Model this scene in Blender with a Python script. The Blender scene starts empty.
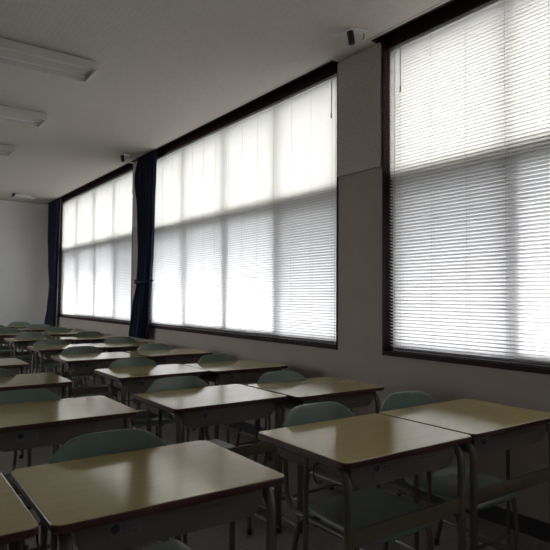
import bpy, bmesh, math, random
from mathutils import Vector, Matrix

random.seed(7)
scn = bpy.context.scene
C = scn.collection
PI = math.pi
H = 1.211                       # camera height above the floor

# ------------------------------------------------------------------ camera
F_PX, YAW, PITCH, ROLL = 564.86, 0.62533, 0.04006, 0.00774
fw = Vector((math.sin(YAW) * math.cos(PITCH), math.cos(YAW) * math.cos(PITCH), math.sin(PITCH)))
rt = Vector((math.cos(YAW), -math.sin(YAW), 0))
up = rt.cross(fw)
r2 = rt * math.cos(ROLL) + up * math.sin(ROLL)
u2 = -rt * math.sin(ROLL) + up * math.cos(ROLL)
cam_data = bpy.data.cameras.new('camera')
cam_data.sensor_width = 36
cam_data.lens = F_PX / 550 * 36
cam_data.clip_start = 0.02
cam = bpy.data.objects.new('camera', cam_data)
C.objects.link(cam)
cam.matrix_world = Matrix(((r2.x, u2.x, -fw.x, 0), (r2.y, u2.y, -fw.y, 0), (r2.z, u2.z, -fw.z, H), (0, 0, 0, 1)))
scn.camera = cam

# ------------------------------------------------------------------ world: bright overcast sky, dim ground
w = bpy.data.worlds.new('overcast_sky')
scn.world = w
w.use_nodes = True
nt = w.node_tree
nt.nodes.clear()
tc = nt.nodes.new('ShaderNodeTexCoord')
sp = nt.nodes.new('ShaderNodeSeparateXYZ')
mr = nt.nodes.new('ShaderNodeMapRange')
mr.inputs['From Min'].default_value = -0.25
mr.inputs['From Max'].default_value = 0.35
cr = nt.nodes.new('ShaderNodeValToRGB')
e = cr.color_ramp.elements
e[0].position = 0.0; e[0].color = (0.14, 0.145, 0.15, 1)
e[1].position = 1.0; e[1].color = (0.97, 0.98, 0.98, 1)
m1 = e.new(0.40); m1.color = (0.30, 0.315, 0.34, 1)
m2 = e.new(0.47); m2.color = (0.88, 0.90, 0.94, 1)
bg = nt.nodes.new('ShaderNodeBackground')
bg.inputs['Strength'].default_value = 3.6
wo = nt.nodes.new('ShaderNodeOutputWorld')
nt.links.new(tc.outputs['Generated'], sp.inputs[0])
nt.links.new(sp.outputs['Z'], mr.inputs['Value'])
nt.links.new(mr.outputs[0], cr.inputs[0])
nt.links.new(cr.outputs[0], bg.inputs['Color'])
nt.links.new(bg.outputs[0], wo.inputs[0])

scn.view_settings.view_transform = 'Standard'
scn.view_settings.look = 'None'
scn.view_settings.gamma = 1
scn.view_settings.use_curve_mapping = False
scn.view_settings.exposure = 1.2
scn.cycles.max_bounces = 14
scn.cycles.diffuse_bounces = 9
scn.cycles.transmission_bounces = 10
scn.cycles.transparent_max_bounces = 16
scn.cycles.use_denoising = True
scn.cycles.sample_clamp_indirect = 0

# window bays (near end, far end) along the window wall
BAYS = [(-0.88, 2.64), (3.11, 6.63), (7.10, 10.62)]
WX = 2.808                      # room face of the window wall
SILL = 0.862
TRANSOM = 2.05
HEAD = 2.93
CEIL = 2.96
FAR = 11.3

for i, (a, b) in enumerate(BAYS):          # sky portals in the window openings
    ld = bpy.data.lights.new('window_daylight_portal', 'AREA')
    ld.shape = 'RECTANGLE'
    ld.size = HEAD - SILL + 0.1
    ld.size_y = b - a
    lo = bpy.data.objects.new('window_daylight_portal', ld)
    C.objects.link(lo)
    lo.location = (3.08, (a + b) / 2, (SILL + HEAD) / 2)
    lo.rotation_euler = (0, math.radians(90), 0)
    ld.cycles.is_portal = True

ld = bpy.data.lights.new('added_fill_window_portal', 'AREA'); ld.shape = 'RECTANGLE'; ld.size = 2.0; ld.size_y = 4.5  # portal for the added out-of-view window in the left wall
lo = bpy.data.objects.new('added_fill_window_portal', ld); C.objects.link(lo)
lo.location = (-4.76, 9.0, 1.875); lo.rotation_euler = (0, math.radians(-90), 0); ld.cycles.is_portal = True

# ------------------------------------------------------------------ helpers
def smooth_obj(me, ang=40):
    for p in me.polygons:
        p.use_smooth = True
    try:
        me.set_sharp_from_angle(angle=math.radians(ang))
    except Exception:
        pass

def obj(name, bm, mats, parent=None, smooth=True, ang=40):
    me = bpy.data.meshes.new(name)
    bmesh.ops.recalc_face_normals(bm, faces=bm.faces)
    bm.to_mesh(me); bm.free()
    if not isinstance(mats, (list, tuple)):
        mats = [mats]
    for m in mats:
        me.materials.append(m)
    if smooth:
        smooth_obj(me, ang)
    o = bpy.data.objects.new(name, me)
    C.objects.link(o)
    if parent:
        o.parent = parent
    return o

def tag(o, label, cat, group=None):
    o['label'] = label; o['category'] = cat
    if group:
        o['group'] = group
    return o

def thing(name, label=None, cat=None, loc=(0, 0, 0), rotz=0, group=None):
    o = bpy.data.objects.new(name, None)
    o.empty_display_size = 0.1
    C.objects.link(o)
    o.location = loc; o.rotation_euler = (0, 0, rotz)
    if label:
        tag(o, label, cat, group)
    return o

def struct(name, bm, m, parent=None, smooth=False):
    o = obj(name, bm, m, parent, smooth)
    if not parent:
        o['kind'] = 'structure'
    return o

def box(bm, x0, x1, y0, y1, z0, z1, mi=0):
    v = [bm.verts.new(p) for p in ((x0, y0, z0), (x1, y0, z0), (x1, y1, z0), (x0, y1, z0),
                                   (x0, y0, z1), (x1, y0, z1), (x1, y1, z1), (x0, y1, z1))]
    for q in ((0, 3, 2, 1), (4, 5, 6, 7), (0, 1, 5, 4), (1, 2, 6, 5), (2, 3, 7, 6), (3, 0, 4, 7)):
        f = bm.faces.new([v[k] for k in q]); f.material_index = mi

def B(*boxes):
    bm = bmesh.new()
    for b in boxes:
        box(bm, *b)
    return bm

def bevel(bm, w=0.003, seg=2):
    bmesh.ops.bevel(bm, geom=list(bm.edges), offset=w, segments=seg, affect='EDGES', profile=0.5, clamp_overlap=True)
    return bm

def fillet(pts, r, n=6):
    """round the corners of a polyline; r per interior point or one number"""
    out = [Vector(pts[0])]
    for i in range(1, len(pts) - 1):
        a, b, c = Vector(pts[i - 1]), Vector(pts[i]), Vector(pts[i + 1])
        rr = r[i - 1] if isinstance(r, (list, tuple)) else r
        rr = min(rr, (a - b).length * 0.49, (c - b).length * 0.49)
        p, q = b + (a - b).normalized() * rr, b + (c - b).normalized() * rr
        for k in range(n + 1):
            t = k / n
            out.append(p * (1 - t) ** 2 + b * 2 * t * (1 - t) + q * t * t)
    out.append(Vector(pts[-1]))
    return out

def tube(bm, pts, r, seg=10, cap=True, rx=None, mi=0):
    """sweep a circle (or an ellipse r x rx) along the polyline"""
    pts = [Vector(p) for p in pts]
    rings = []
    t0 = (pts[1] - pts[0]).normalized()
    ref = Vector((1, 0, 0)) if abs(t0.x) < 0.8 else Vector((0, 0, 1))
    n = (ref - t0 * ref.dot(t0)).normalized()
    for i, p in enumerate(pts):
        if i == 0: t = pts[1] - pts[0]
        elif i == len(pts) - 1: t = pts[-1] - pts[-2]
        else: t = (pts[i + 1] - pts[i]).normalized() + (pts[i] - pts[i - 1]).normalized()
        t.normalize()
        n = (n - t * n.dot(t)).normalized()
        b = t.cross(n)
        ring = []
        for k in range(seg):
            a = 2 * PI * k / seg
            ring.append(bm.verts.new(p + n * math.cos(a) * (rx or r) + b * math.sin(a) * r))
        rings.append(ring)
    for i in range(len(rings) - 1):
        for k in range(seg):
            f = bm.faces.new((rings[i][k], rings[i][(k + 1) % seg], rings[i + 1][(k + 1) % seg], rings[i + 1][k]))
            f.material_index = mi
    if cap:
        bm.faces.new(rings[0][::-1]).material_index = mi
        bm.faces.new(rings[-1]).material_index = mi
    return bm

def prism(bm, outline, z0, z1, mi=0, axis='z'):
    def P(a, b, c):
        return (a, b, c) if axis == 'z' else ((a, c, b) if axis == 'y' else (c, a, b))
    lo = [bm.verts.new(P(a, b, z0)) for a, b in outline]
    hi = [bm.verts.new(P(a, b, z1)) for a, b in outline]
    n = len(outline)
    bm.faces.new(lo[::-1]).material_index = mi
    bm.faces.new(hi).material_index = mi
    for k in range(n):
        bm.faces.new((lo[k], lo[(k + 1) % n], hi[(k + 1) % n], hi[k])).material_index = mi

def rrect(x0, x1, y0, y1, r, n=6):
    out = []
    for cx, cy, a0 in ((x1 - r, y1 - r, 0), (x0 + r, y1 - r, 90), (x0 + r, y0 + r, 180), (x1 - r, y0 + r, 270)):
        for k in range(n + 1):
            a = math.radians(a0 + 90 * k / n)
            out.append((cx + r * math.cos(a), cy + r * math.sin(a)))
    return out

# ------------------------------------------------------------------ materials
def mat(name, col, rough=0.6, metal=0.0, spec=0.5):
    m = bpy.data.materials.new(name); m.use_nodes = True
    p = m.node_tree.nodes['Principled BSDF']
    p.inputs['Base Color'].default_value = (*col, 1)
    p.inputs['Roughness'].default_value = rough
    p.inputs['Metallic'].default_value = metal
    p.inputs['Specular IOR Level'].default_value = spec
    m.diffuse_color = (*col, 1)
    return m

def noise_mat(name, c1, c2, scale=20, rough=0.7, bump=0.0, stretch=(1, 1, 1), bump_scale=None, detail=5, spec=0.5, rvar=0.0, objrand=0.0):
    m = mat(name, c1, rough, spec=spec)
    t = m.node_tree; p = t.nodes['Principled BSDF']
    tc = t.nodes.new('ShaderNodeTexCoord'); mp = t.nodes.new('ShaderNodeMapping')
    mp.inputs['Scale'].default_value = stretch
    t.links.new(tc.outputs['Object'], mp.inputs[0])
    nz = t.nodes.new('ShaderNodeTexNoise'); nz.inputs['Scale'].default_value = scale; nz.inputs['Detail'].default_value = detail
    t.links.new(mp.outputs[0], nz.inputs['Vector'])
    if objrand:
        oi = t.nodes.new('ShaderNodeObjectInfo')
        ad = t.nodes.new('ShaderNodeVectorMath'); ad.operation = 'SCALE'
        cb = t.nodes.new('ShaderNodeCombineXYZ')
        for k in range(3): t.links.new(oi.outputs['Random'], cb.inputs[k])
        t.links.new(cb.outputs[0], ad.inputs[0]); ad.inputs['Scale'].default_value = 37.0
        t.links.new(ad.outputs[0], mp.inputs['Location'])
    ramp = t.nodes.new('ShaderNodeValToRGB')
    ramp.color_ramp.elements[0].position = 0.3; ramp.color_ramp.elements[0].color = (*c1, 1)
    ramp.color_ramp.elements[1].position = 0.7; ramp.color_ramp.elements[1].color = (*c2, 1)
    t.links.new(nz.outputs['Fac'], ramp.inputs[0])
    last = ramp.outputs[0]
    if objrand:
        hs = t.nodes.new('ShaderNodeHueSaturation')
        mrr = t.nodes.new('ShaderNodeMapRange')
        mrr.inputs['To Min'].default_value = 1 - objrand; mrr.inputs['To Max'].default_value = 1 + objrand
        t.links.new(oi.outputs['Random'], mrr.inputs['Value'])
        t.links.new(mrr.outputs[0], hs.inputs['Value'])
        t.links.new(last, hs.inputs['Color']); last = hs.outputs[0]
    t.links.new(last, p.inputs['Base Color'])
    if rvar:
        mr = t.nodes.new('ShaderNodeMapRange')
        mr.inputs['To Min'].default_value = rough - rvar; mr.inputs['To Max'].default_value = rough + rvar
        t.links.new(nz.outputs['Fac'], mr.inputs['Value']); t.links.new(mr.outputs[0], p.inputs['Roughness'])
    if bump:
        n2 = t.nodes.new('ShaderNodeTexNoise'); n2.inputs['Scale'].default_value = bump_scale or scale
        n2.inputs['Detail'].default_value = 3
        t.links.new(tc.outputs['Object'], n2.inputs['Vector'])
        bp = t.nodes.new('ShaderNodeBump'); bp.inputs['Strength'].default_value = bump; bp.inputs['Distance'].default_value = 0.002
        t.links.new(n2.outputs['Fac'], bp.inputs['Height']); t.links.new(bp.outputs[0], p.inputs['Normal'])
    return m

M = {}
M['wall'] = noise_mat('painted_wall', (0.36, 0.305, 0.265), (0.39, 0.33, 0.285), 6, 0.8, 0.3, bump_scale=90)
M['far_wall'] = noise_mat('far_wall_paint', (0.82, 0.815, 0.81), (0.86, 0.855, 0.85), 5, 0.8, 0.2, bump_scale=80)
M['panel'] = noise_mat('acoustic_panel', (0.42, 0.375, 0.34), (0.52, 0.465, 0.425), 60, 0.9, 0.8, bump_scale=160)
M['maroon'] = mat('dark_maroon_lining', (0.036, 0.014, 0.016), 0.6, spec=0.12)
M['base'] = mat('baseboard_vinyl', (0.035, 0.028, 0.026), 0.4)
M['trim'] = mat('ceiling_trim', (0.5, 0.48, 0.45), 0.5)
M['outside'] = mat('outside_concrete', (0.25, 0.25, 0.25), 0.9)
M['alu'] = mat('bronze_sash', (0.10, 0.09, 0.085), 0.4, 0.3)
M['rail'] = mat('bottom_rail_paint', (0.05, 0.04, 0.042), 0.4)

# ceiling: mineral boards with fine parallel grooves and board joints
m = noise_mat('ceiling_board', (0.60, 0.56, 0.51), (0.66, 0.62, 0.57), 40, 0.9)
t = m.node_tree; p = t.nodes['Principled BSDF']
tcn = t.nodes.new('ShaderNodeTexCoord')
wv = t.nodes.new('ShaderNodeTexWave'); wv.bands_direction = 'X'; wv.inputs['Scale'].default_value = 9
wv.inputs['Distortion'].default_value = 3; wv.inputs['Detail'].default_value = 3; wv.inputs['Detail Scale'].default_value = 4
t.links.new(tcn.outputs['Object'], wv.inputs['Vector'])
bp = t.nodes.new('ShaderNodeBump'); bp.inputs['Strength'].default_value = 0.2; bp.inputs['Distance'].default_value = 0.002
t.links.new(wv.outputs['Fac'], bp.inputs['Height']); t.links.new(bp.outputs[0], p.inputs['Normal'])
M['ceil'] = m

# floor: vinyl tiles, dull sheen
m = mat('vinyl_tile_floor', (0.2, 0.19, 0.18), 0.33)
t = m.node_tree; p = t.nodes['Principled BSDF']
tcn = t.nodes.new('ShaderNodeTexCoord')
bk = t.nodes.new('ShaderNodeTexBrick'); bk.offset = 0; bk.inputs['Scale'].default_value = 3.3
bk.inputs['Color1'].default_value = (0.27, 0.245, 0.225, 1); bk.inputs['Color2'].default_value = (0.23, 0.21, 0.195, 1)
bk.inputs['Mortar'].default_value = (0.09, 0.08, 0.075, 1); bk.inputs['Mortar Size'].default_value = 0.006
bk.inputs['Brick Width'].default_value = 1.0; bk.inputs['Row Height'].default_value = 1.0
t.links.new(tcn.outputs['Object'], bk.inputs['Vector'])
nz = t.nodes.new('ShaderNodeTexNoise'); nz.inputs['Scale'].default_value = 30; nz.inputs['Detail'].default_value = 6
t.links.new(tcn.outputs['Object'], nz.inputs['Vector'])
mx = t.nodes.new('ShaderNodeMixRGB'); mx.blend_type = 'MULTIPLY'; mx.inputs[0].default_value = 0.45
t.links.new(bk.outputs['Color'], mx.inputs[1]); t.links.new(nz.outputs['Fac'], mx.inputs[2])
t.links.new(mx.outputs[0], p.inputs['Base Color'])
M['floor'] = m

# desk laminate: yellowish beech, semi gloss, slightly uneven
m = noise_mat('desk_laminate', (0.385, 0.30, 0.12), (0.44, 0.35, 0.145), 5, 0.12, 0, (1.2, 14, 14), detail=6, objrand=0.08, spec=0.75)
t = m.node_tree; p = t.nodes['Principled BSDF']
n2 = t.nodes.new('ShaderNodeTexNoise'); n2.inputs['Scale'].default_value = 26; n2.inputs['Detail'].default_value = 4
tcn = t.nodes.new('ShaderNodeTexCoord'); t.links.new(tcn.outputs['Object'], n2.inputs['Vector'])
bp = t.nodes.new('ShaderNodeBump'); bp.inputs['Strength'].default_value = 0.10; bp.inputs['Distance'].default_value = 0.002
t.links.new(n2.outputs['Fac'], bp.inputs['Height']); t.links.new(bp.outputs[0], p.inputs['Normal'])
M['top'] = m
M['edge'] = noise_mat('desk_edge_band', (0.060, 0.022, 0.019), (0.085, 0.030, 0.025), 30, 0.35)
M['under'] = mat('desk_underside', (0.07, 0.055, 0.045), 0.7)
M['metal'] = mat('painted_steel_tube', (0.125, 0.108, 0.085), 0.22, 0.0)
M['tray'] = noise_mat('book_box_steel', (0.12, 0.102, 0.090), (0.14, 0.120, 0.105), 12, 0.35)
M['chair'] = noise_mat('green_chair_shell', (0.125, 0.178, 0.153), (0.145, 0.202, 0.173), 9, 0.26, 0.15, bump_scale=60, objrand=0.06)
M['rubber'] = mat('black_rubber', (0.02, 0.02, 0.02), 0.8)
M['label'] = mat('sticker_paper', (0.15, 0.14, 0.145), 0.5)
M['ink'] = mat('blue_ink', (0.022, 0.025, 0.065), 0.5)
M['ink2'] = mat('faded_blue_ink', (0.09, 0.09, 0.14), 0.5)
M['black'] = mat('black_plastic', (0.012, 0.012, 0.013), 0.4)
M['white'] = mat('white_enamel', (0.66, 0.64, 0.61), 0.4)
M['tube_glass'] = mat('unlit_fluorescent_tube', (0.8, 0.8, 0.78), 0.25)
M['cord'] = mat('blind_cord', (0.55, 0.55, 0.53), 0.7)
M['navy'] = noise_mat('navy_curtain_cloth', (0.008, 0.010, 0.030), (0.011, 0.014, 0.040), 120, 0.95, 0.2, bump_scale=400)
M['sheer'] = mat('grey_lining_cloth', (0.30, 0.31, 0.34), 0.9)

# blind slat: thin painted slat that lets light through
def translucent(name, col, tcol, fac, gloss=0.0):
    m = bpy.data.materials.new(name); m.use_nodes = True
    t = m.node_tree; t.nodes.clear()
    o = t.nodes.new('ShaderNodeOutputMaterial')
    d = t.nodes.new('ShaderNodeBsdfDiffuse'); d.inputs[0].default_value = (*col, 1)
    tr = t.nodes.new('ShaderNodeBsdfTranslucent'); tr.inputs[0].default_value = (*tcol, 1)
    mx = t.nodes.new('ShaderNodeMixShader'); mx.inputs[0].default_value = fac
    t.links.new(d.outputs[0], mx.inputs[1]); t.links.new(tr.outputs[0], mx.inputs[2])
    t.links.new(mx.outputs[0], o.inputs[0])
    return m
M['slat'] = translucent('blind_slat', (0.80, 0.79, 0.76), (0.90, 0.885, 0.86), 0.37)
M['frost'] = translucent('frosted_glass', (0.8, 0.8, 0.8), (0.93, 0.93, 0.95), 0.85)

def glassy(name, tint, fac):
    m = bpy.data.materials.new(name); m.use_nodes = True
    t = m.node_tree; t.nodes.clear()
    o = t.nodes.new('ShaderNodeOutputMaterial')
    a = t.nodes.new('ShaderNodeBsdfTransparent'); a.inputs[0].default_value = (*tint, 1)
    g = t.nodes.new('ShaderNodeBsdfGlossy'); g.inputs['Roughness'].default_value = 0.02
    mx = t.nodes.new('ShaderNodeMixShader'); mx.inputs[0].default_value = fac
    t.links.new(a.outputs[0], mx.inputs[1]); t.links.new(g.outputs[0], mx.inputs[2])
    t.links.new(mx.outputs[0], o.inputs[0])
    return m
M['glass'] = glassy('window_glass', (0.93, 0.95, 0.96), 0.05)
M['tinted'] = glassy('tinted_window_glass', (0.90, 0.90, 0.89), 0.05)
def screen_mat():
    m = bpy.data.materials.new('insect_screen'); m.use_nodes = True
    t = m.node_tree; t.nodes.clear()
    o = t.nodes.new('ShaderNodeOutputMaterial')
    a = t.nodes.new('ShaderNodeBsdfTransparent')
    g = t.nodes.new('ShaderNodeBsdfDiffuse'); g.inputs[0].default_value = (0.06, 0.06, 0.06, 1)
    mx = t.nodes.new('ShaderNodeMixShader'); mx.inputs[0].default_value = 0.38
    t.links.new(a.outputs[0], mx.inputs[1]); t.links.new(g.outputs[0], mx.inputs[2])
    t.links.new(mx.outputs[0], o.inputs[0])
    return m
M['screen'] = screen_mat()

# ------------------------------------------------------------------ room shell
LX, BY = -4.6, -2.2            # left wall and the wall behind the camera
OUT = 3.06                     # outer face of the window wall
struct('floor', B((LX - .15, OUT, BY - .15, FAR + .15, -0.15, 0)), M['floor'])

RECESS = [(-0.98, 2.68), (3.075, 7.0), (7.075, 11.2)]
RX, HX = 2.722, 2.845          # room side lip and window side face of the curtain recess
cb = [(LX, RX, BY, FAR, CEIL, 3.10)]
ys = [BY] + [v for r in RECESS for v in r] + [FAR]
for k in range(0, len(ys), 2):
    cb.append((RX, OUT, ys[k], ys[k + 1], CEIL, 3.10))
cb.append((LX - .15, OUT, BY - .15, FAR + .15, 3.10, 3.2))
struct('ceiling', B(*cb), M['ceil'])

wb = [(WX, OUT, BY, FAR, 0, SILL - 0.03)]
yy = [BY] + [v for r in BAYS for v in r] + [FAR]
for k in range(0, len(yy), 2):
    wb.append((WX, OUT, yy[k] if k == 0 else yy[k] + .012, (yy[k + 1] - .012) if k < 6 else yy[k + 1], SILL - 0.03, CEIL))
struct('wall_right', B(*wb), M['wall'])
struct('wall_far', B((LX - .15, OUT, FAR, FAR + .15, 0, CEIL)), M['far_wall'])
KY0, KY1, KZ0, KZ1 = 6.8, 11.2, 0.90, 2.85
struct('wall_left', B((LX - .15, LX, BY - .15, FAR, 0, KZ0), (LX - .15, LX, BY - .15, FAR, KZ1, CEIL),
                      (LX - .15, LX, BY - .15, KY0, KZ0, KZ1), (LX - .15, LX, KY1, FAR, KZ0, KZ1)), M['far_wall'])
kw = thing('window_4'); kw['kind'] = 'structure'  # unseen left-wall window, added to brighten the far wall
bm = B((LX - .13, LX, KY0, KY0 + .04, KZ0, KZ1), (LX - .13, LX, KY1 - .04, KY1, KZ0, KZ1), (LX - .13, LX, KY0, KY1, KZ0, KZ0 + .04), (LX - .13, LX, KY0, KY1, KZ1 - .04, KZ1),
       *[(LX - .10, LX - .06, KY0 + (KY1 - KY0) * q / 4 - .02, KY0 + (KY1 - KY0) * q / 4 + .02, KZ0, KZ1) for q in (1, 2, 3)])
obj('frame', bm, M['alu'], kw, smooth=False)
bm = B((LX - .085, LX - .080, KY0 + .04, KY1 - .04, KZ0 + .04, KZ1 - .04)); obj('pane', bm, M['glass'], kw, smooth=False)
struct('wall_near', B((LX, OUT, BY - .15, BY, 0, CEIL)), M['far_wall'])
struct('baseboard_right', B((WX - .012, WX, BY, FAR - .012, 0, 0.09)), M['base'])
struct('baseboard_far', B((LX, WX, FAR - .012, FAR, 0, 0.09)), M['base'])

# raised acoustic panels on the upper wall
k = 1
for y0, y1 in ((2.665, 3.085), (6.66, 7.06)):
    bm = B((WX - .022, WX, y0, y1, 2.105, CEIL)); struct('trim_%d' % k, bevel(bm, .002), M['panel']); k += 1
struct('trim_%d' % k, B((LX, WX - .02, FAR - .02, FAR, 2.14, CEIL)), M['far_wall']); k += 1
# recess linings: dark maroon
for (a, b) in RECESS:
    x0, x1, z1 = RX, HX, 3.095
    bm = B((x0, x0 + .012, a, b, CEIL - .004, z1), (x0 + .012, x1, a, a + .012, CEIL - .004, z1),
           (x0 + .012, x1, b - .012, b, CEIL - .004, z1), (x0, x1, a, b, z1 - .01, z1 + .004))
    struct('trim_%d' % k, bm, M['maroon']); k += 1
    # thin light metal line in the ceiling around the recess
    bm = B((RX - .028, RX - .018, a - .03, b + .03, CEIL - .003, CEIL + .001))
    struct('trim_%d' % k, bm, M['trim']); k += 1
# concrete ledge outside at transom height
struct('trim_%d' % k, B((OUT + .02, OUT + 1.05, -1.6, 11.4, TRANSOM - .10, TRANSOM - .02)), M['outside']); k += 1

# ------------------------------------------------------------------ windows
for i, (a, b) in enumerate(BAYS):
    n = 3 - i
    root = thing('window_%d' % n, loc=(0, 0, 0)); root['kind'] = 'structure'
    t_ = .012
    bm = B((WX - .006, HX, a - t_, a, SILL - .03, 3.09), (WX - .006, HX, b, b + t_, SILL - .03, 3.09), (WX - .006, HX, a - .028, a - t_, CEIL, 3.09), (WX - .006, HX, b + t_, b + .028, CEIL, 3.09), (HX, OUT, a - t_, a, SILL - .03, HEAD), (HX, OUT, b, b + t_, SILL - .03, HEAD),
           (WX - .010, OUT, a, b, SILL - .028, SILL), (HX, OUT, a, b, HEAD, 3.09))
    obj('frame', bm, M['maroon'], root, smooth=False)
    # a dark top rail with a lighter lower lip seen under the recess
    obj('top_rail', B((HX - .012, HX, a, b, HEAD - .012, HEAD + .03)), M['maroon'], root, smooth=False)
    obj('transom', B((2.89, 3.03, a, b, TRANSOM - .03, TRANSOM + .03)), M['alu'], root, smooth=False)
    q = (b - a) / 4
    for s in range(4):
        y0, y1 = a + q * s, a + q * (s + 1)
        x = 2.95 if s % 2 else 2.985
        x = 2.925 if s in (1, 2) else 2.96
        f = .042
        sash = obj('sash', B((x, x + .03, y0, y0 + f, SILL, TRANSOM - .03), (x, x + .03, y1 - f, y1, SILL, TRANSOM - .03),
                             (x, x + .03, y0 + f, y1 - f, SILL, SILL + .06), (x, x + .03, y0 + f, y1 - f, TRANSOM - .075, TRANSOM - .03)),
                   M['alu'], root, smooth=False)
        bm = bmesh.new()
        vs = [bm.verts.new(pp) for pp in ((2.895, y0, SILL), (2.895, y1, SILL), (2.895, y1, TRANSOM - .02), (2.895, y0, TRANSOM - .02))]
        bm.faces.new(vs)
        obj('frosted_pane', bm, M['frost'], sash, smooth=False)
        f = .03
        tw = obj('transom_sash', B((x, x + .03, y0, y0 + f, TRANSOM + .03, HEAD), (x, x + .03, y1 - f, y1, TRANSOM + .03, HEAD),
                                   (x, x + .03, y0 + f, y1 - f, TRANSOM + .03, TRANSOM + .06), (x, x + .03, y0 + f, y1 - f, HEAD - .03, HEAD)),
                 M['alu'], root, smooth=False)
        obj('pane', B((x + .012, x + .016, y0 + f, y1 - f, TRANSOM + .06, HEAD - .03)), M['tinted'], tw, smooth=False)
    # insect screen over one end of the sliding sashes
    ya, yb = (b - q, b) if i == 0 else (a, a + q)
    bm = bmesh.new()
    vs = [bm.verts.new(pp) for pp in ((3.04, ya, SILL), (3.04, yb, SILL), (3.04, yb, TRANSOM - .03), (3.04, ya, TRANSOM - .03))]
    bm.faces.new(vs)
    obj('insect_screen', bm, M['screen'], root, smooth=False)

# ------------------------------------------------------------------ venetian blinds
BX = 2.862                      # plane of the blinds
TILT_LOW, TILT_UP = 25, 62
def venetian(a, b, label, cord_end):
    root = thing('venetian_blind', label, 'blind', (BX, (a + b) / 2, SILL), 0, 'venetian blinds at the windows')
    hw = (b - a) / 2 - .005
    top = HEAD - SILL - .004
    obj('head_rail', bevel(B((-.014, .014, -hw, hw, top - .028, top)), .002), M['cord'], root)
    obj('bottom_rail', bevel(B((-.012, .012, -hw, hw, .010, .024)), .003), M['rail'], root)
    bm = bmesh.new()
    pitch, wd = .0215, .025
    z = .036
    while z < top - .034:
        tl = math.radians((TILT_LOW if z + SILL < TRANSOM - .02 else TILT_UP) + random.uniform(-1, 1))
        prof = []
        for s in range(5):
            u = (s / 4 - .5) * wd
            hgt = .0016 * (1 - (2 * s / 4 - 1) ** 2)
            # room edge up: u runs from outdoors (+x) to the room (-x)
            prof.append((-u * math.cos(tl) + hgt * math.sin(tl), z + u * math.sin(tl) + hgt * math.cos(tl)))
        A = [bm.verts.new((px, -hw, pz)) for px, pz in prof]
        Bv = [bm.verts.new((px, hw, pz)) for px, pz in prof]
        for s in range(4):
            bm.faces.new((A[s], A[s + 1], Bv[s + 1], Bv[s]))
        z += pitch
    obj('slats', bm, M['slat'], root, ang=80)
    n = 14
    for s in range(n):
        y = -hw + .10 + (2 * hw - .2) * s / (n - 1)
        bm = bmesh.new()
        tube(bm, [(-.0135, y, .02), (-.0135, y, top - .02)], .0009, 5)
        tube(bm, [(.0135, y, .02), (.0135, y, top - .02)], .0009, 5)
        obj('ladder_cord', bm, M['cord'], root)
        obj('cord_clip', B((-.0135, .0, y - .012, y + .012, .004, .010)), M['cord'], root, smooth=False)
    yc = hw - .06 if cord_end > 0 else -hw + .05
    bm = bmesh.new(); tube(bm, fillet([(-.02, yc, top - .03), (-.024, yc, .3), (-.024, yc, .01), (-.035, yc + .02 * cord_end, -.02), (-.045, yc + .02 * cord_end, -.12)], .02), .0016, 6)
    obj('pull_cord', bm, M['cord'], root)
    yw = yc - .05 * cord_end
    bm = bmesh.new(); tube(bm, [(-.02, yw, top - .02), (-.022, yw, top - .30)], .003, 6)
    tube(bm, [(-.022, yw, top - .30), (-.022, yw, top - .34)], .006, 8)
    obj('tilt_wand', bm, M['cord'], root)
    return root
venetian(*BAYS[0], 'white venetian blind of the nearest window, cut off by the right edge of the view', 1)
venetian(*BAYS[1], 'white venetian blind of the middle window, in full view between curtain and pillar', -1)
venetian(*BAYS[2], 'white venetian blind of the farthest window, between the two navy curtains', -1)

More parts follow.
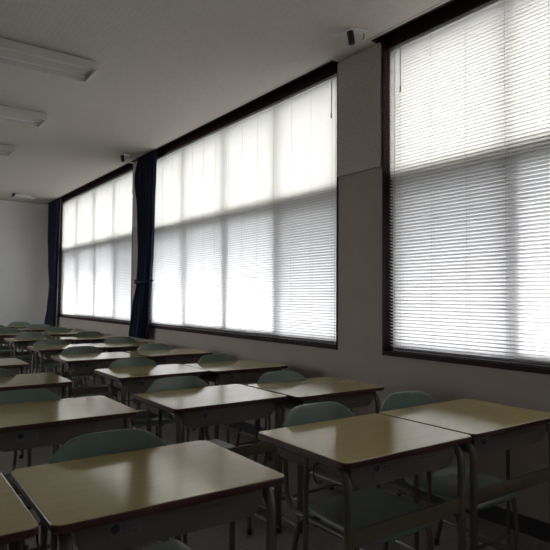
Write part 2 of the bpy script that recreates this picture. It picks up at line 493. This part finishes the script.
# ------------------------------------------------------------------ curtains
def curtain(prof, folds, label, seed, x0, zbot, ztop, tie_z, lining=False):
    """prof: list of (z, near y, far y)"""
    rnd = random.Random(seed)
    yc = (prof[0][1] + prof[0][2]) / 2
    root = thing('curtain', label, 'curtain', (x0, yc, zbot), 0, 'navy curtains')
    bm = bmesh.new()
    NZ, NU = 60, 110
    ph = [rnd.uniform(0, 6.28) for _ in range(4)]
    def lim(z):
        for (za, a0, b0), (zb, a1, b1) in zip(prof, prof[1:]):
            if za <= z <= zb:
                t = (z - za) / (zb - za); t = t * t * (3 - 2 * t)
                return a0 + (a1 - a0) * t, b0 + (b1 - b0) * t
        return prof[-1][1:]
    grid = []
    for j in range(NZ + 1):
        z = zbot + (ztop - zbot) * j / NZ
        y0, y1 = lim(z)
        row = []
        for i in range(NU + 1):
            u = i / NU
            amp = .030 * (0.8 + .2 * math.sin(3 * u + ph[0]))
            sq = min(1, (y1 - y0) / .45)
            d = math.sin(u * folds * 2 * PI + ph[1] + .5 * math.sin(z * 1.3 + u * 3)) * amp * (.6 + .4 * sq)
            d += .006 * math.sin(u * folds * 4.3 * PI + ph[2] + z)
            y = y0 + (y1 - y0) * (u + .012 * math.sin(u * folds * 2 * PI + ph[3]))
            row.append(bm.verts.new((d, y - yc, z - zbot)))
        grid.append(row)
    for j in range(NZ):
        for i in range(NU):
            bm.faces.new((grid[j][i], grid[j][i + 1], grid[j + 1][i + 1], grid[j + 1][i]))
    o = obj('cloth', bm, M['navy'], root, ang=80)
    sd = o.modifiers.new('thick', 'SOLIDIFY'); sd.thickness = .002
    y0, y1 = lim(tie_z)
    bm = bmesh.new()
    ring = [(math.cos(t) * .050, (y0 + y1) / 2 - yc + math.sin(t) * ((y1 - y0) / 2 + .002), tie_z - zbot + .012 * math.cos(t)) for t in [2 * PI * s / 28 for s in range(29)]]
    tube(bm, ring, .012, 8)
    tube(bm, fillet([(0, y1 - yc + .01, tie_z - zbot), (0, y1 - yc + .035, tie_z - zbot + .02), (0.01, y1 - yc + .04, tie_z - zbot - .03)], .02), .013, 8)
    obj('tie_band', bm, M['navy'], root)
    if lining:
        bm = bmesh.new()
        pts = [(.02, lim(z)[0] - yc - .03 - .02 * math.sin(z * 2), z - zbot) for z in [zbot + .02 + (ztop - zbot - .05) * s / 20 for s in range(21)]]
        rows = [[bm.verts.new((px + .010 * math.sin(7 * q), py + .085 * (q / 6), pz)) for q in range(7)] for px, py, pz in pts]
        for j in range(20):
            for q in range(6):
                bm.faces.new((rows[j][q], rows[j][q + 1], rows[j + 1][q + 1], rows[j + 1][q]))
        l = obj('lining', bm, M['sheer'], root, ang=80)
        l['label'] = 'pale grey lining edge'
    return root
curtain([(.70, 6.36, 7.03), (1.05, 6.33, 6.93), (1.40, 6.31, 6.79), (1.75, 6.28, 6.76), (2.3, 6.26, 6.79), (2.72, 6.22, 6.88), (3.05, 6.20, 6.74)],
        6, 'navy tied-back curtain between the middle window and the farthest window', 3, 2.745, .70, 3.05, 1.40)
curtain([(.66, 10.50, 11.14), (1.0, 10.50, 10.98), (1.38, 10.48, 10.86), (1.8, 10.46, 10.98), (2.4, 10.42, 11.06), (3.03, 10.38, 11.06)],
        6, 'navy tied-back curtain in the far corner of the room', 5, 2.742, .66, 3.03, 1.38, lining=True)

# ------------------------------------------------------------------ ceiling lamps
def lamp(y, label, first=None):
    root = thing('ceiling_lamp', label, 'lamp', (.70, y, CEIL), 0, 'unlit fluorescent lamps on the ceiling')
    L = .635                    # half length
    W = .15
    # cross-section (y, z): side walls, two troughs and a centre ridge
    prof = [(-W + .02, 0), (-W + .02, -.012), (-W, -.012), (-W, -.070), (-W + .008, -.070), (-.115, -.018), (-.045, -.018), (0, -.062), (.045, -.018), (.115, -.018), (W - .008, -.070), (W, -.070), (W, -.012), (W - .02, -.012), (W - .02, 0)]
    bm = bmesh.new()
    prism(bm, prof, -L, L, axis='x')
    obj('housing', bm, M['white'], root, smooth=False)
    for s in (-1, 1):
        bm = bmesh.new()
        prism(bm, [(-W - .002, -.010), (-W - .002, -.072), (W + .002, -.072), (W + .002, -.010)], L if s > 0 else -L - .012, L + .012 if s > 0 else -L, axis='x')
        obj('end_plate', bm, M['white'], root, smooth=False)
    for ty in (-.078, .078):
        bm = bmesh.new(); tube(bm, [(-L + .05, ty, -.042), (L - .05, ty, -.042)], .014, 12)
        obj('fluorescent_tube', bm, M['tube_glass'], root)
        for s in (-1, 1):
            x = s * (L - .035)
            obj('tube_socket', B((x - .015, x + .015, ty - .02, ty + .02, -.058, -.022)), M['white'], root, smooth=False)
    return root
lamp(4.28, 'white ceiling lamp nearest the camera, largest at upper left')
lamp(5.76, 'white ceiling lamp in the middle of the three on the ceiling')
lamp(7.23, 'white ceiling lamp farthest of the three on the ceiling, at the left edge')

# small items on the ceiling
def sensor(x, y, rz, label):
    root = thing('ceiling_sensor', label, 'sensor', (x, y, CEIL), rz, 'small black sensors on the ceiling')
    bm = B((-.02, .11, -.03, .03, -.008, 0)); obj('mounting_plate', bevel(bm, .002), M['white'], root)
    bm = bmesh.new()
    tube(bm, [(0, 0, -.008), (0.002, 0, -.024)], .008, 8); obj('swivel', bm, M['white'], root)
    bm = bmesh.new()
    tube(bm, fillet([(-.006, 0, -.020), (.006, -.002, -.10)], .01), .022, 16)
    obj('sensor_head', bm, M['black'], root)
    bm = bmesh.new(); tube(bm, fillet([(.095, 0, -.006), (.095, 0, -.045), (.083, 0, -.056)], .012), .003, 6)
    obj('hook', bm, M['black'], root)
    return root
sensor(2.50, 2.64, math.radians(-15), 'small black ceiling sensor beside the nearest window pillar')
sensor(2.49, 6.66, math.radians(-15), 'small black ceiling sensor beside the middle curtain')
root = thing('ceiling_speaker', 'small white box on the ceiling close to the far wall', 'speaker', (2.11, 10.43, CEIL))
obj('housing', bevel(B((-.11, .14, -.09, .09, -.055, 0)), .006), M['white'], root)
obj('end_cap', bevel(B((-.135, -.11, -.085, .085, -.05, 0)), .006), M['black'], root)
bm = bmesh.new(); tube(bm, [(2.33, 10.62, CEIL), (2.33, 10.62, CEIL - .02)], .07, 20)
tube(bm, [(2.33, 10.62, CEIL - .02), (2.33, 10.62, CEIL - .035)], .04, 20)
o = obj('smoke_detector', bm, M['white']); tag(o, 'small round white smoke detector on the ceiling beside the white box', 'detector')

# ------------------------------------------------------------------ desks
DW, DD, DH = .65, .504, .70     # local origin: floor under the front left corner of the top
def make_desk():
    root = thing('school_desk')
    bm = bmesh.new()
    out = rrect(0, DW, 0, DD, .028, 6)
    th = .022
    n = len(out)
    def inset(o, d):
        cx, cy = DW / 2, DD / 2
        return [(cx + (x - cx) * (1 - d / cx), cy + (y - cy) * (1 - d / cy)) for x, y in o]
    lv = [(inset(out, .004), DH - th, 2), (out, DH - th + .004, 1), (out, DH - .0035, 1), (inset(out, .0015), DH - .001, 1), (inset(out, .004), DH, 0)]
    rings = [[bm.verts.new((x, y, z)) for x, y in o] for o, z, _ in lv]
    for a in range(4):
        for k in range(n):
            f = bm.faces.new((rings[a][k], rings[a][(k + 1) % n], rings[a + 1][(k + 1) % n], rings[a + 1][k])); f.material_index = 1 if a < 3 else 0
    bm.faces.new(rings[0][::-1]).material_index = 2
    bm.faces.new(rings[-1]).material_index = 0
    obj('desktop', bm, [M['top'], M['edge'], M['under']], root, ang=12)
    # book box: trough with rounded lower corners, closed at the front
    bm = bmesh.new()
    x0, x1, zt, zb, r = .062, DW - .062, DH - th, .592, .055
    prof = [(x0, zt)] + [(x0 + r - r * math.cos(a), zb + r - r * math.sin(a)) for a in [PI / 2 * s / 6 for s in range(7)]] + \
           [(x1 - r + r * math.sin(a), zb + r - r * math.cos(a)) for a in [PI / 2 * s / 6 for s in range(7)]] + [(x1, zt)]
    y0, y1 = .042, .45
    Fr = [bm.verts.new((x, y0, z)) for x, z in prof]; Bk = [bm.verts.new((x, y1, z)) for x, z in prof]
    for k in range(len(prof) - 1):
        bm.faces.new((Fr[k], Fr[k + 1], Bk[k + 1], Bk[k]))
    bm.faces.new(Fr)
    o = obj('book_box', bm, M['tray'], root, ang=35)
    sd = o.modifiers.new('thick', 'SOLIDIFY'); sd.thickness = .003
    bv = o.modifiers.new('soft', 'BEVEL'); bv.width = .004; bv.segments = 2
    # sticker on the front of the book box
    yf = .042
    st = obj('sticker', B((.150, .235, yf - .0035, yf - .002, .625, .671)), M['label'], root, smooth=False)
    st['label'] = 'faded pale sticker with a blue dot'
    bm = bmesh.new(); tube(bm, [(.166, yf - .0035, .648), (.166, yf - .0045, .648)], .011, 16)
    obj('printed_dot', bm, M['ink'], st)
    bm = bmesh.new()
    rr = random.Random(2)
    for cx in (.188, .202, .218):
        for cz in (.660, .648, .636):
            if cx == .218 and cz == .660: continue
            for _ in range(3):
                dx, dz = rr.uniform(-.003, .003), rr.uniform(-.004, .004)
                if rr.random() < .5: box(bm, cx - .004, cx + .004, yf - .0045, yf - .0033, cz + dz - .0007, cz + dz + .0007)
                else: box(bm, cx + dx - .0007, cx + dx + .0007, yf - .0045, yf - .0033, cz - .004, cz + .004)
    obj('printed_marks', bm, M['ink2'], st, smooth=False)
    bm = B((.40, .415, yf - .0035, yf - .002, .645, .650), (.43, .455, yf - .0035, yf - .002, .645, .650))
    obj('stamped_mark', bm, M['ink2'], root, smooth=False)
    # side frames
    for s in (0, 1):
        X = .040 if s == 0 else DW - .040
        bm = bmesh.new()
        tube(bm, fillet([(X, .030, .040), (X, .030, .668), (X, .455, .668)], .085, 10), .0125, 14, rx=.016)
        obj('leg', bm, M['metal'], root)
        bm = bmesh.new()
        tube(bm, [(X, .245, .040), (X, .245, .668)], .009, 10)
        obj('leg', bm, M['metal'], root)
        bm = bmesh.new()
        tube(bm, fillet([(X, .012, .030), (X, .43, .030), (X, .455, .030)], .01), .011, 10, rx=.013)
        rn = obj('floor_runner', bm, M['metal'], root)
        for yy_ in (.03, .43):
            bm = bmesh.new(); tube(bm, [(X, yy_, 0), (X, yy_, .024)], .014, 12)
            obj('rubber_foot', bm, M['rubber'], rn)
    o = obj('crossbar', bevel(B((.045, DW - .045, .024, .036, .420, .474)), .003), M['metal'], root)
    # lower rear stretcher
    bm = bmesh.new(); tube(bm, [(.04, .245, .10), (DW - .04, .245, .10)], .008, 8)
    obj('stretcher', bm, M['metal'], root)
    # bag hooks
    for s in (0, 1):
        X = .004 if s == 0 else DW - .004
        bm = bmesh.new()
        tube(bm, fillet([(X + (.03 if s == 0 else -.03), .16, .662), (X, .16, .655), (X, .16, .615), (X, .135, .600), (X, .115, .618)], .014, 5), .0028, 7)
        obj('bag_hook', bm, M['black'], root)
    return root

# ------------------------------------------------------------------ chairs
def make_chair():
    """local origin: floor under the middle of the seat; the sitter looks towards -y"""
    root = thing('school_chair')
    # seat: dished panel with a rolled front edge
    bm = bmesh.new()
    NX, NY = 20, 18
    hx, hy = .200, .178
    def sq(u, v):               # square -> rounded square
        n = 7.0
        r = (abs(u) ** n + abs(v) ** n) ** (1 / n)
        m_ = max(abs(u), abs(v))
        k_ = m_ / r if r > 1e-6 else 1
        return u * k_, v * k_
    g = []
    for j in range(NY + 1):
        row = []
        for i in range(NX + 1):
            u, v = 2 * i / NX - 1, 2 * j / NY - 1
            su, sv = sq(u, v)
            z = .402 - .014 * max(0, 1 - (u * u) * .9) * (1 - .7 * (v * v)) + .010 * u * u
            if sv < -.72: z -= .030 * ((-.72 - sv) / .28) ** 2
            z += .010 * max(0, v) ** 3
            row.append(bm.verts.new((su * hx * (1 - .04 * max(0, v)), sv * hy - .088, z)))
        g.append(row)
    for j in range(NY):
        for i in range(NX):
            bm.faces.new((g[j][i], g[j][i + 1], g[j + 1][i + 1], g[j + 1][i]))
    o = obj('seat', bm, M['chair'], root, ang=80)
    sd = o.modifiers.new('thick', 'SOLIDIFY'); sd.thickness = .012; sd.offset = -1
    bv = o.modifiers.new('soft', 'BEVEL'); bv.width = .003; bv.segments = 2
    # backrest: superellipse outline, curved in plan, leaning back
    bm = bmesh.new()
    NR, NA, cz = 9, 72, .668
    def bp(x, z):
        y = .232 + (z - cz) * .16 - .036 * (x / .205) ** 2
        return (x, y, z)
    half = [(0, .758), (.128, .756), (.206, .688), (.200, .640), (.160, .575), (0, .572)]
    pl = [Vector((x, z, 0)) for x, z in half] + [Vector((-x, z, 0)) for x, z in half[::-1][1:]]
    pl = fillet(pl, [.055, .045, .03, .04, .01, .04, .03, .045, .055], 6)
    # resample the outline evenly
    L = [0]
    for q0, q1 in zip(pl, pl[1:]): L.append(L[-1] + (q1 - q0).length)
    ol = []
    for k in range(NA):
        tgt = L[-1] * k / NA
        i = max(j for j in range(len(L)) if L[j] <= tgt + 1e-9)
        i = min(i, len(pl) - 2)
        ol.append(pl[i].lerp(pl[i + 1], (tgt - L[i]) / max(1e-9, L[i + 1] - L[i])))
    c = bm.verts.new(bp(0, cz)); prev = None
    for r in range(1, NR + 1):
        ring = [bm.verts.new(bp(q.x * r / NR, cz + (q.y - cz) * r / NR)) for q in ol]
        for k in range(NA):
            if prev is None: bm.faces.new((c, ring[k], ring[(k + 1) % NA]))
            else: bm.faces.new((prev[k], ring[k], ring[(k + 1) % NA], prev[(k + 1) % NA]))
        prev = ring
    o = obj('backrest', bm, M['chair'], root, ang=60)
    sd = o.modifiers.new('thick', 'SOLIDIFY'); sd.thickness = .013; sd.offset = 0
    bv = o.modifiers.new('soft', 'BEVEL'); bv.width = .004; bv.segments = 3
    # frame: one bent tube on each side from the backrest under the seat to the front leg
    for s in (-1, 1):
        X = s * .183
        bm = bmesh.new()
        pth = fillet([(s * .15, .236, .70), (s * .165, .232, .60), (X, .190, .368), (X, -.225, .368), (X, -.245, .02)], [.05, .085, .06], 8)
        tube(bm, pth, .0105, 12)
        obj('side_frame', bm, M['metal'], root)
        bm = bmesh.new()
        tube(bm, fillet([(X, .0, .362), (X, .10, .362), (X, .20, .02)], .05, 6), .0105, 12)
        obj('leg', bm, M['metal'], root)
        bm = bmesh.new()
        tube(bm, [(X, -.238, .13), (X, .170, .13)], .007, 8)
        obj('stretcher', bm, M['metal'], root)
        for (fy) in (-.245, .20):
            bm = bmesh.new(); tube(bm, [(X, fy, 0), (X, fy, .026)], .013, 12)
            obj('rubber_foot', bm, M['rubber'], root)
    bm = bmesh.new(); tube(bm, [(-.183, -.18, .366), (.183, -.18, .366)], .009, 8); obj('crossbar', bm, M['metal'], root)
    bm = bmesh.new(); tube(bm, [(-.183, .04, .366), (.183, .04, .366)], .009, 8); obj('crossbar', bm, M['metal'], root)
    return root

def children(o):
    return list(o.children)
def copy_tree(o, parent=None):
    c = o.copy(); C.objects.link(c)
    if parent: c.parent = parent
    for ch in children(o):
        copy_tree(ch, c)
    return c

# rows from the camera; each pair of columns stands side by side
ORD = ['nearest', 'second', 'third', 'fourth', 'fifth', 'sixth', 'seventh', 'eighth', 'farthest']
COLS = {
    'A': ([(1.874, 1.305), (1.815, 2.30), (1.955, 3.41), (1.975, 4.60), (1.985, 5.60), (2.0, 6.78), (1.98, 7.83), (1.98, 9.0), (1.96, 9.95)],
          'window-side column'),
    'B': ([(1.212, 1.300), (1.150, 2.36), (1.300, 3.455), (1.29, 4.58), (1.335, 5.65), (1.345, 6.90), (1.31, 8.0), (1.30, 9.05), (1.28, 10.03)],
          'left half of the right-hand pair'),
    'C': ([(.349, 1.314), (.356, 2.413), (.373, 3.462), (.361, 4.533)],
          'column left of the aisle'),
    'D': ([(-.320, 1.335)], 'leftmost column'),
}
CH = {  # chair x (middle of the seat) and y of the backrest top, per row
    'A': [(2.165, 1.885), (2.10, 2.83), (2.30, 3.95), (2.28, 5.12), (2.34, 6.23), (2.36, 7.35), (2.25, 8.42), (2.26, 9.6), (2.20, 10.62)],
    'B': [(1.612, 1.895), (1.46, 2.95), (1.62, 4.01), (1.60, 5.20), (1.60, 6.20), (1.68, 7.46), (1.64, 8.60), (1.62, 9.70), (1.66, 10.62)],
    'C': [(.700, 1.89), (.64, 2.95), (.62, 3.95), (.62, 5.10)],
    'D': [],
}
desk0 = make_desk(); chair0 = make_chair()
LABEL = {
    ('A', 0): 'wood-topped school desk nearest the window wall, cut off at the right edge',
    ('B', 0): 'yellowish wood-topped desk left of the desk cut off at the right edge',
    ('C', 0): 'large wood-topped school desk in the foreground at lower left',
    ('D', 0): 'wood-topped desk in the lower left corner, only its right end visible',
}
CLABEL = {
    ('A', 0): 'green chair with a sunlit seat, tucked under the desk at the right edge',
    ('B', 0): 'green chair under the nearest desk right of the aisle, its whole seat visible',
    ('C', 0): 'green chair behind the large foreground desk at lower left, largest backrest',
}
CLABEL[('A', 0)] = 'green school chair tucked under the desk cut off at the right edge'
first_d = first_c = True
for col, (spots, where) in COLS.items():
    for r, (x, y) in enumerate(spots):
        d = desk0 if first_d else copy_tree(desk0)
        first_d = False
        d.location = (x, y, 0)
        if col in 'AB': rowname = ORD[r]
        else: rowname = ORD[r]
        lab = LABEL.get((col, r), 'wood-topped school desk in the %s row from the camera, %s' % (rowname, where))
        tag(d, lab, 'desk', 'school desks standing in rows')
        for ch in d.children:
            if ch.name.startswith('sticker'):
                ch.location.x = -.045 if (col, r) == ('A', 0) else random.uniform(-.012, .012)
        d.rotation_euler = (0, 0, math.radians({('B', 0): -.6, ('A', 0): -.4, ('A', 1): -.1, ('C', 0): -.6}.get((col, r), random.uniform(-.25, .25))))
    for r, (x, y) in enumerate(CH[col]):
        x -= .035 if r == 0 else .02
        c = chair0 if first_c else copy_tree(chair0)
        first_c = False
        c.location = (x, y - .247, 0)
        c.rotation_euler = (0, 0, math.radians(random.uniform(-2.5, 2.5)))
        lab = CLABEL.get((col, r), 'green-backed school chair at the desk of the %s row, %s' % (ORD[r], where))
        tag(c, lab, 'chair', 'green school chairs tucked under the desks')
